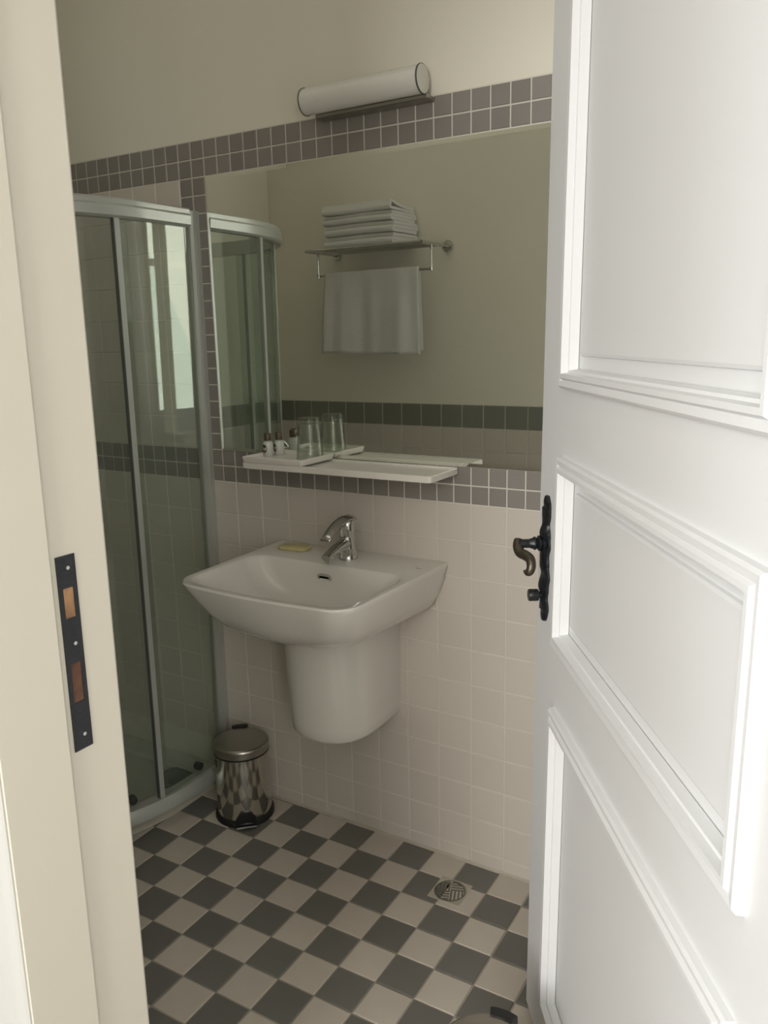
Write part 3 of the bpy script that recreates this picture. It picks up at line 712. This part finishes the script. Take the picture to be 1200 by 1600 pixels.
for a0, a1, ah in ((7, 35, 30), (48, 83, 53)):
    bm = bmesh.new(); band(bm, -0.017, -0.013, G0+0.01, G1, a0, a1, 24); dg = link('sliding_door', bm, M['shower_glass'], enc, 30)
    bm = bmesh.new(); e = a1 if a0 < 40 else a0; band(bm, -0.020, -0.010, G0+0.01, G1, e-0.6, e+0.6, 2); link('door_edge', bm, M['alu'], dg)
    # chrome bow handle
    ar = math.radians(ah); ex, ey = math.cos(ar), -math.sin(ar)
    bm = bmesh.new(); bx_, by_ = SCX+(SR-0.013)*ex, SYC+(SR-0.013)*ey
    pts = [(bx_+ex*d, by_+ey*d, z) for d, z in ((0, 1.080), (0.020, 1.078), (0.034, 1.062), (0.043, 1.020), (0.046, 0.980), (0.043, 0.940), (0.034, 0.896), (0.020, 0.880), (0, 0.878))]
    tube(bm, pts, 0.0085, 14); link('handle', bm, M['chrome'], dg, 60)
for rx_, ry_, ra in ((SXE-0.022, -0.125, 0.0), (SCX+(SR-0.026)*math.cos(math.radians(20)), SYC-(SR-0.026)*math.sin(math.radians(20)), 20.0)):
    bm = bmesh.new(); lathe(bm, [(0.004, -0.012), (0.013, -0.010), (0.014, 0.0), (0.013, 0.010), (0.004, 0.012)], n=24)
    link('roller', bm, M['black'], enc, 40, (rx_, ry_, 0.105), (0, PI/2, -math.radians(ra)))

trayo = thing('shower_tray', 'white low acrylic shower tray under the glass enclosure', 'shower tray', (0, 0, 0))
TO = -0.050
def tring(off, z, n=30):
    T = track(off, -1, 91, n); T = [(SXE+off, 0.0-0.0005)]+T[1:-1]+[(XL+0.0005, SYC-SR-off)]
    return [(x, y, z) for x, y in T]+[(XL+0.0005, -0.0005, z)]
def tin(off, z, n=30):
    T = track(off, -1, 91, n); T = [(SXE+off, off*0.9)]+T[1:-1]+[(XL-off*0.9, SYC-SR-off)]
    return [(x, y, z) for x, y in T]+[(XL-off*0.9, off*0.9, z)]
bm = bmesh.new()
loft(bm, [tring(TO-0.004, 0.0), tring(TO, 0.010), tring(TO, 0.046), tring(TO-0.004, 0.050), tin(-0.064, 0.050), tin(-0.070, 0.046), tin(-0.078, 0.031), tin(-0.092, 0.028)])
link('tray_shell', bm, M['tray'], trayo, 50)
bm = bmesh.new(); lathe(bm, [(0.064, 0.0), (0.064, 0.005), (0.058, 0.009), (0.020, 0.012), (0.004, 0.012)], n=48); link('drain_cover', bm, M['drain_cover'], trayo, 50, (-1.254, -0.112, 0.028))['label'] = 'dark round drain cover'
bm = bmesh.new(); prof_band(bm, [(TO-0.002, 0.0), (TO+0.016, 0.0), (TO+0.013, 0.006), (TO+0.002, 0.014), (TO-0.002, 0.016)], -1, 91); link('sealant', bm, M['silicone'], trayo, 40)

# ------------------------------------------------------------------ towel rack opposite the mirror
RZ = 1.845; rx0, rx1, ryf = -1.470, -0.912, YB+0.235
rack = thing('towel_rack', 'chrome wall rack with slatted shelf and hanging rail, seen in the mirror', 'towel rack', ((rx0+rx1)/2, YB, RZ))
hw = (rx1-rx0)/2
for s in (-1, 1):
    bm = bmesh.new(); R_ = [[(s*hw+r*math.cos(2*PI*i/32), d, r*math.sin(2*PI*i/32)) for i in range(32)] for r, d in ((0.024, 0.0), (0.025, 0.004), (0.022, 0.010), (0.010, 0.012), (0.009, 0.03))]
    loft(bm, R_); link('wall_rose', bm, M['chrome'], rack, 40)
    bm = bmesh.new(); tube(bm, [(s*hw, 0.008, 0), (s*hw, 0.12, 0), (s*hw, 0.238, 0)], 0.0075); link('side_arm', bm, M['chrome'], rack, 50)
    bm = bmesh.new(); tube(bm, [(s*hw, 0.150, -0.006), (s*hw, 0.150, -0.098)], 0.0048)
    link('drop_arm', bm, M['chrome'], rack, 50)
    bm = bmesh.new(); lathe(bm, [(0.004, -0.009), (0.008, -0.008), (0.008, 0.008), (0.004, 0.009)], n=16); link('knuckle', bm, M['chrome'], rack, 40, (s*hw, 0.150, -0.097))
for k, y in enumerate((0.235, 0.193, 0.150, 0.107, 0.064)):
    bm = bmesh.new(); tube(bm, [(-hw, y, 0), (hw, y, 0)], 0.0068 if k == 0 else 0.0048); link('shelf_bar', bm, M['chrome'], rack, 50)
bm = bmesh.new(); tube(bm, [(-hw, 0.150, -0.097), (hw, 0.150, -0.097)], 0.0055); link('hanging_rail', bm, M['chrome'], rack, 50)

def folded(path, th, x0, x1, seed, nx=10, amp=0.0015):
    """strip of cloth following a path in the YZ plane, swept along x"""
    P = [Vector((0, y, z)) for y, z in path]; L = []; R2_ = []
    for i, p in enumerate(P):
        t = (P[min(i+1, len(P)-1)]-P[max(i-1, 0)]).normalized(); nrm = Vector((0, -t.z, t.y))
        L.append(p+nrm*th/2); R2_.append(p-nrm*th/2)
    poly = L+R2_[::-1]; rr = random.Random(seed); ph = [rr.uniform(0, 6.28) for _ in range(4)]
    bm = bmesh.new(); rings = []
    for k in range(nx+1):
        t = k/nx; x = x0+(x1-x0)*t
        e = 0.0025 if k in (0, nx) else 0.0
        rings.append([(x+0.002*math.sin(9*p.z*20+ph[3])*(k == nx), p.y+amp*math.sin(7*t+ph[0]), p.z+amp*math.sin(5*t+ph[1]+12*p.y)) for p in poly])
    loft(bm, rings); return bm
def serp(y0_, y1_, z0_, lay, th, top_lift=0.0, n=7):
    """z-fold path: layers of cloth between y0 (wall side) and y1 (room side), bottom layer at z0"""
    pts = []
    for L_ in range(lay):
        z_ = z0_+th*(L_+0.5); a, b_ = (y0_, y1_) if L_ % 2 == 0 else (y1_, y0_)
        for k in range(n+1):
            t = k/n; y = a+(b_-a)*t; pts.append((y, z_+(top_lift*((y-y0_)/(y1_-y0_))**3 if L_ == lay-1 else 0)))
        if L_ < lay-1:
            s = 1 if b_ == y1_ else -1
            for k in range(1, 5):
                an = -PI/2+PI*k/5; pts.append((b_+s*th/2*math.cos(an), z_+th/2+th/2*math.sin(an)))
    return pts
tz = RZ+0.0062
specs = [('lowest', 3, 0.0150, 0.0, 0.000), ('second', 3, 0.0145, 0.0, 0.004), ('third', 3, 0.0125, 0.0, -0.004), ('top', 2, 0.0125, 0.016, -0.006)]
labs = ['lowest folded white towel, resting directly on the rack bars in the mirror', 'second folded white towel from the bottom of the stack on the rack',
        'third folded white towel, just under the top one of the stack', 'topmost folded white towel of the stack, its corner turned up']
for (nm, lay, th, lift, dx), lb in zip(specs, labs):
    bm = folded(serp(YB+0.018, YB+0.205, tz, lay, th, lift), th*0.94, -1.390+dx, -1.055+dx, len(nm))
    tag(link('folded_towel', bm, M['towel'], None, 60), lb, 'towel', 'stack of folded towels on the rack'); tz += lay*th+0.0018
# hand towel over the hanging rail
bm = bmesh.new(); nx, nz = 34, 26; yb_, zb_ = YB+0.150, RZ-0.097
rings = []
path = [(+1, 0.335*(1-k/nz)) for k in range(nz)]+[(a, None) for a in (60, 90, 120)]+[(-1, 0.325*k/nz) for k in range(nz+1)]
front = []
for it in path:
    row = []
    for i in range(nx+1):
        t = i/nx; x = -1.432+(0.464)*t
        if it[1] is None:
            a = math.radians(it[0]); y = yb_+0.010*math.cos(a); z = zb_+0.010*math.sin(a)
        else:
            d = it[1]; wv = (0.008*math.sin(9*t+0.7)+0.004*math.sin(23*t+2.0)+0.002*math.sin(40*t))*min(1, 0.15+d/0.2)
            y = yb_+it[0]*0.0085+wv*(1 if it[0] > 0 else 0.6)+0.004*it[0]*d/0.33; z = zb_-d*(1+0.03*(t-0.5) if it[0] > 0 else 1.0)
            x += -0.020*d/0.33*(1-t*1.3)
        row.append((x, y, z))
    rings.append(row)
loft(bm, rings, False, False, False)
tw = tag(link('hand_towel', bm, M['towel'], None, 60), 'white hand towel hanging over the rail below the rack', 'towel')
so = tw.modifiers.new('thick', 'SOLIDIFY'); so.thickness = 0.004; so.offset = 0
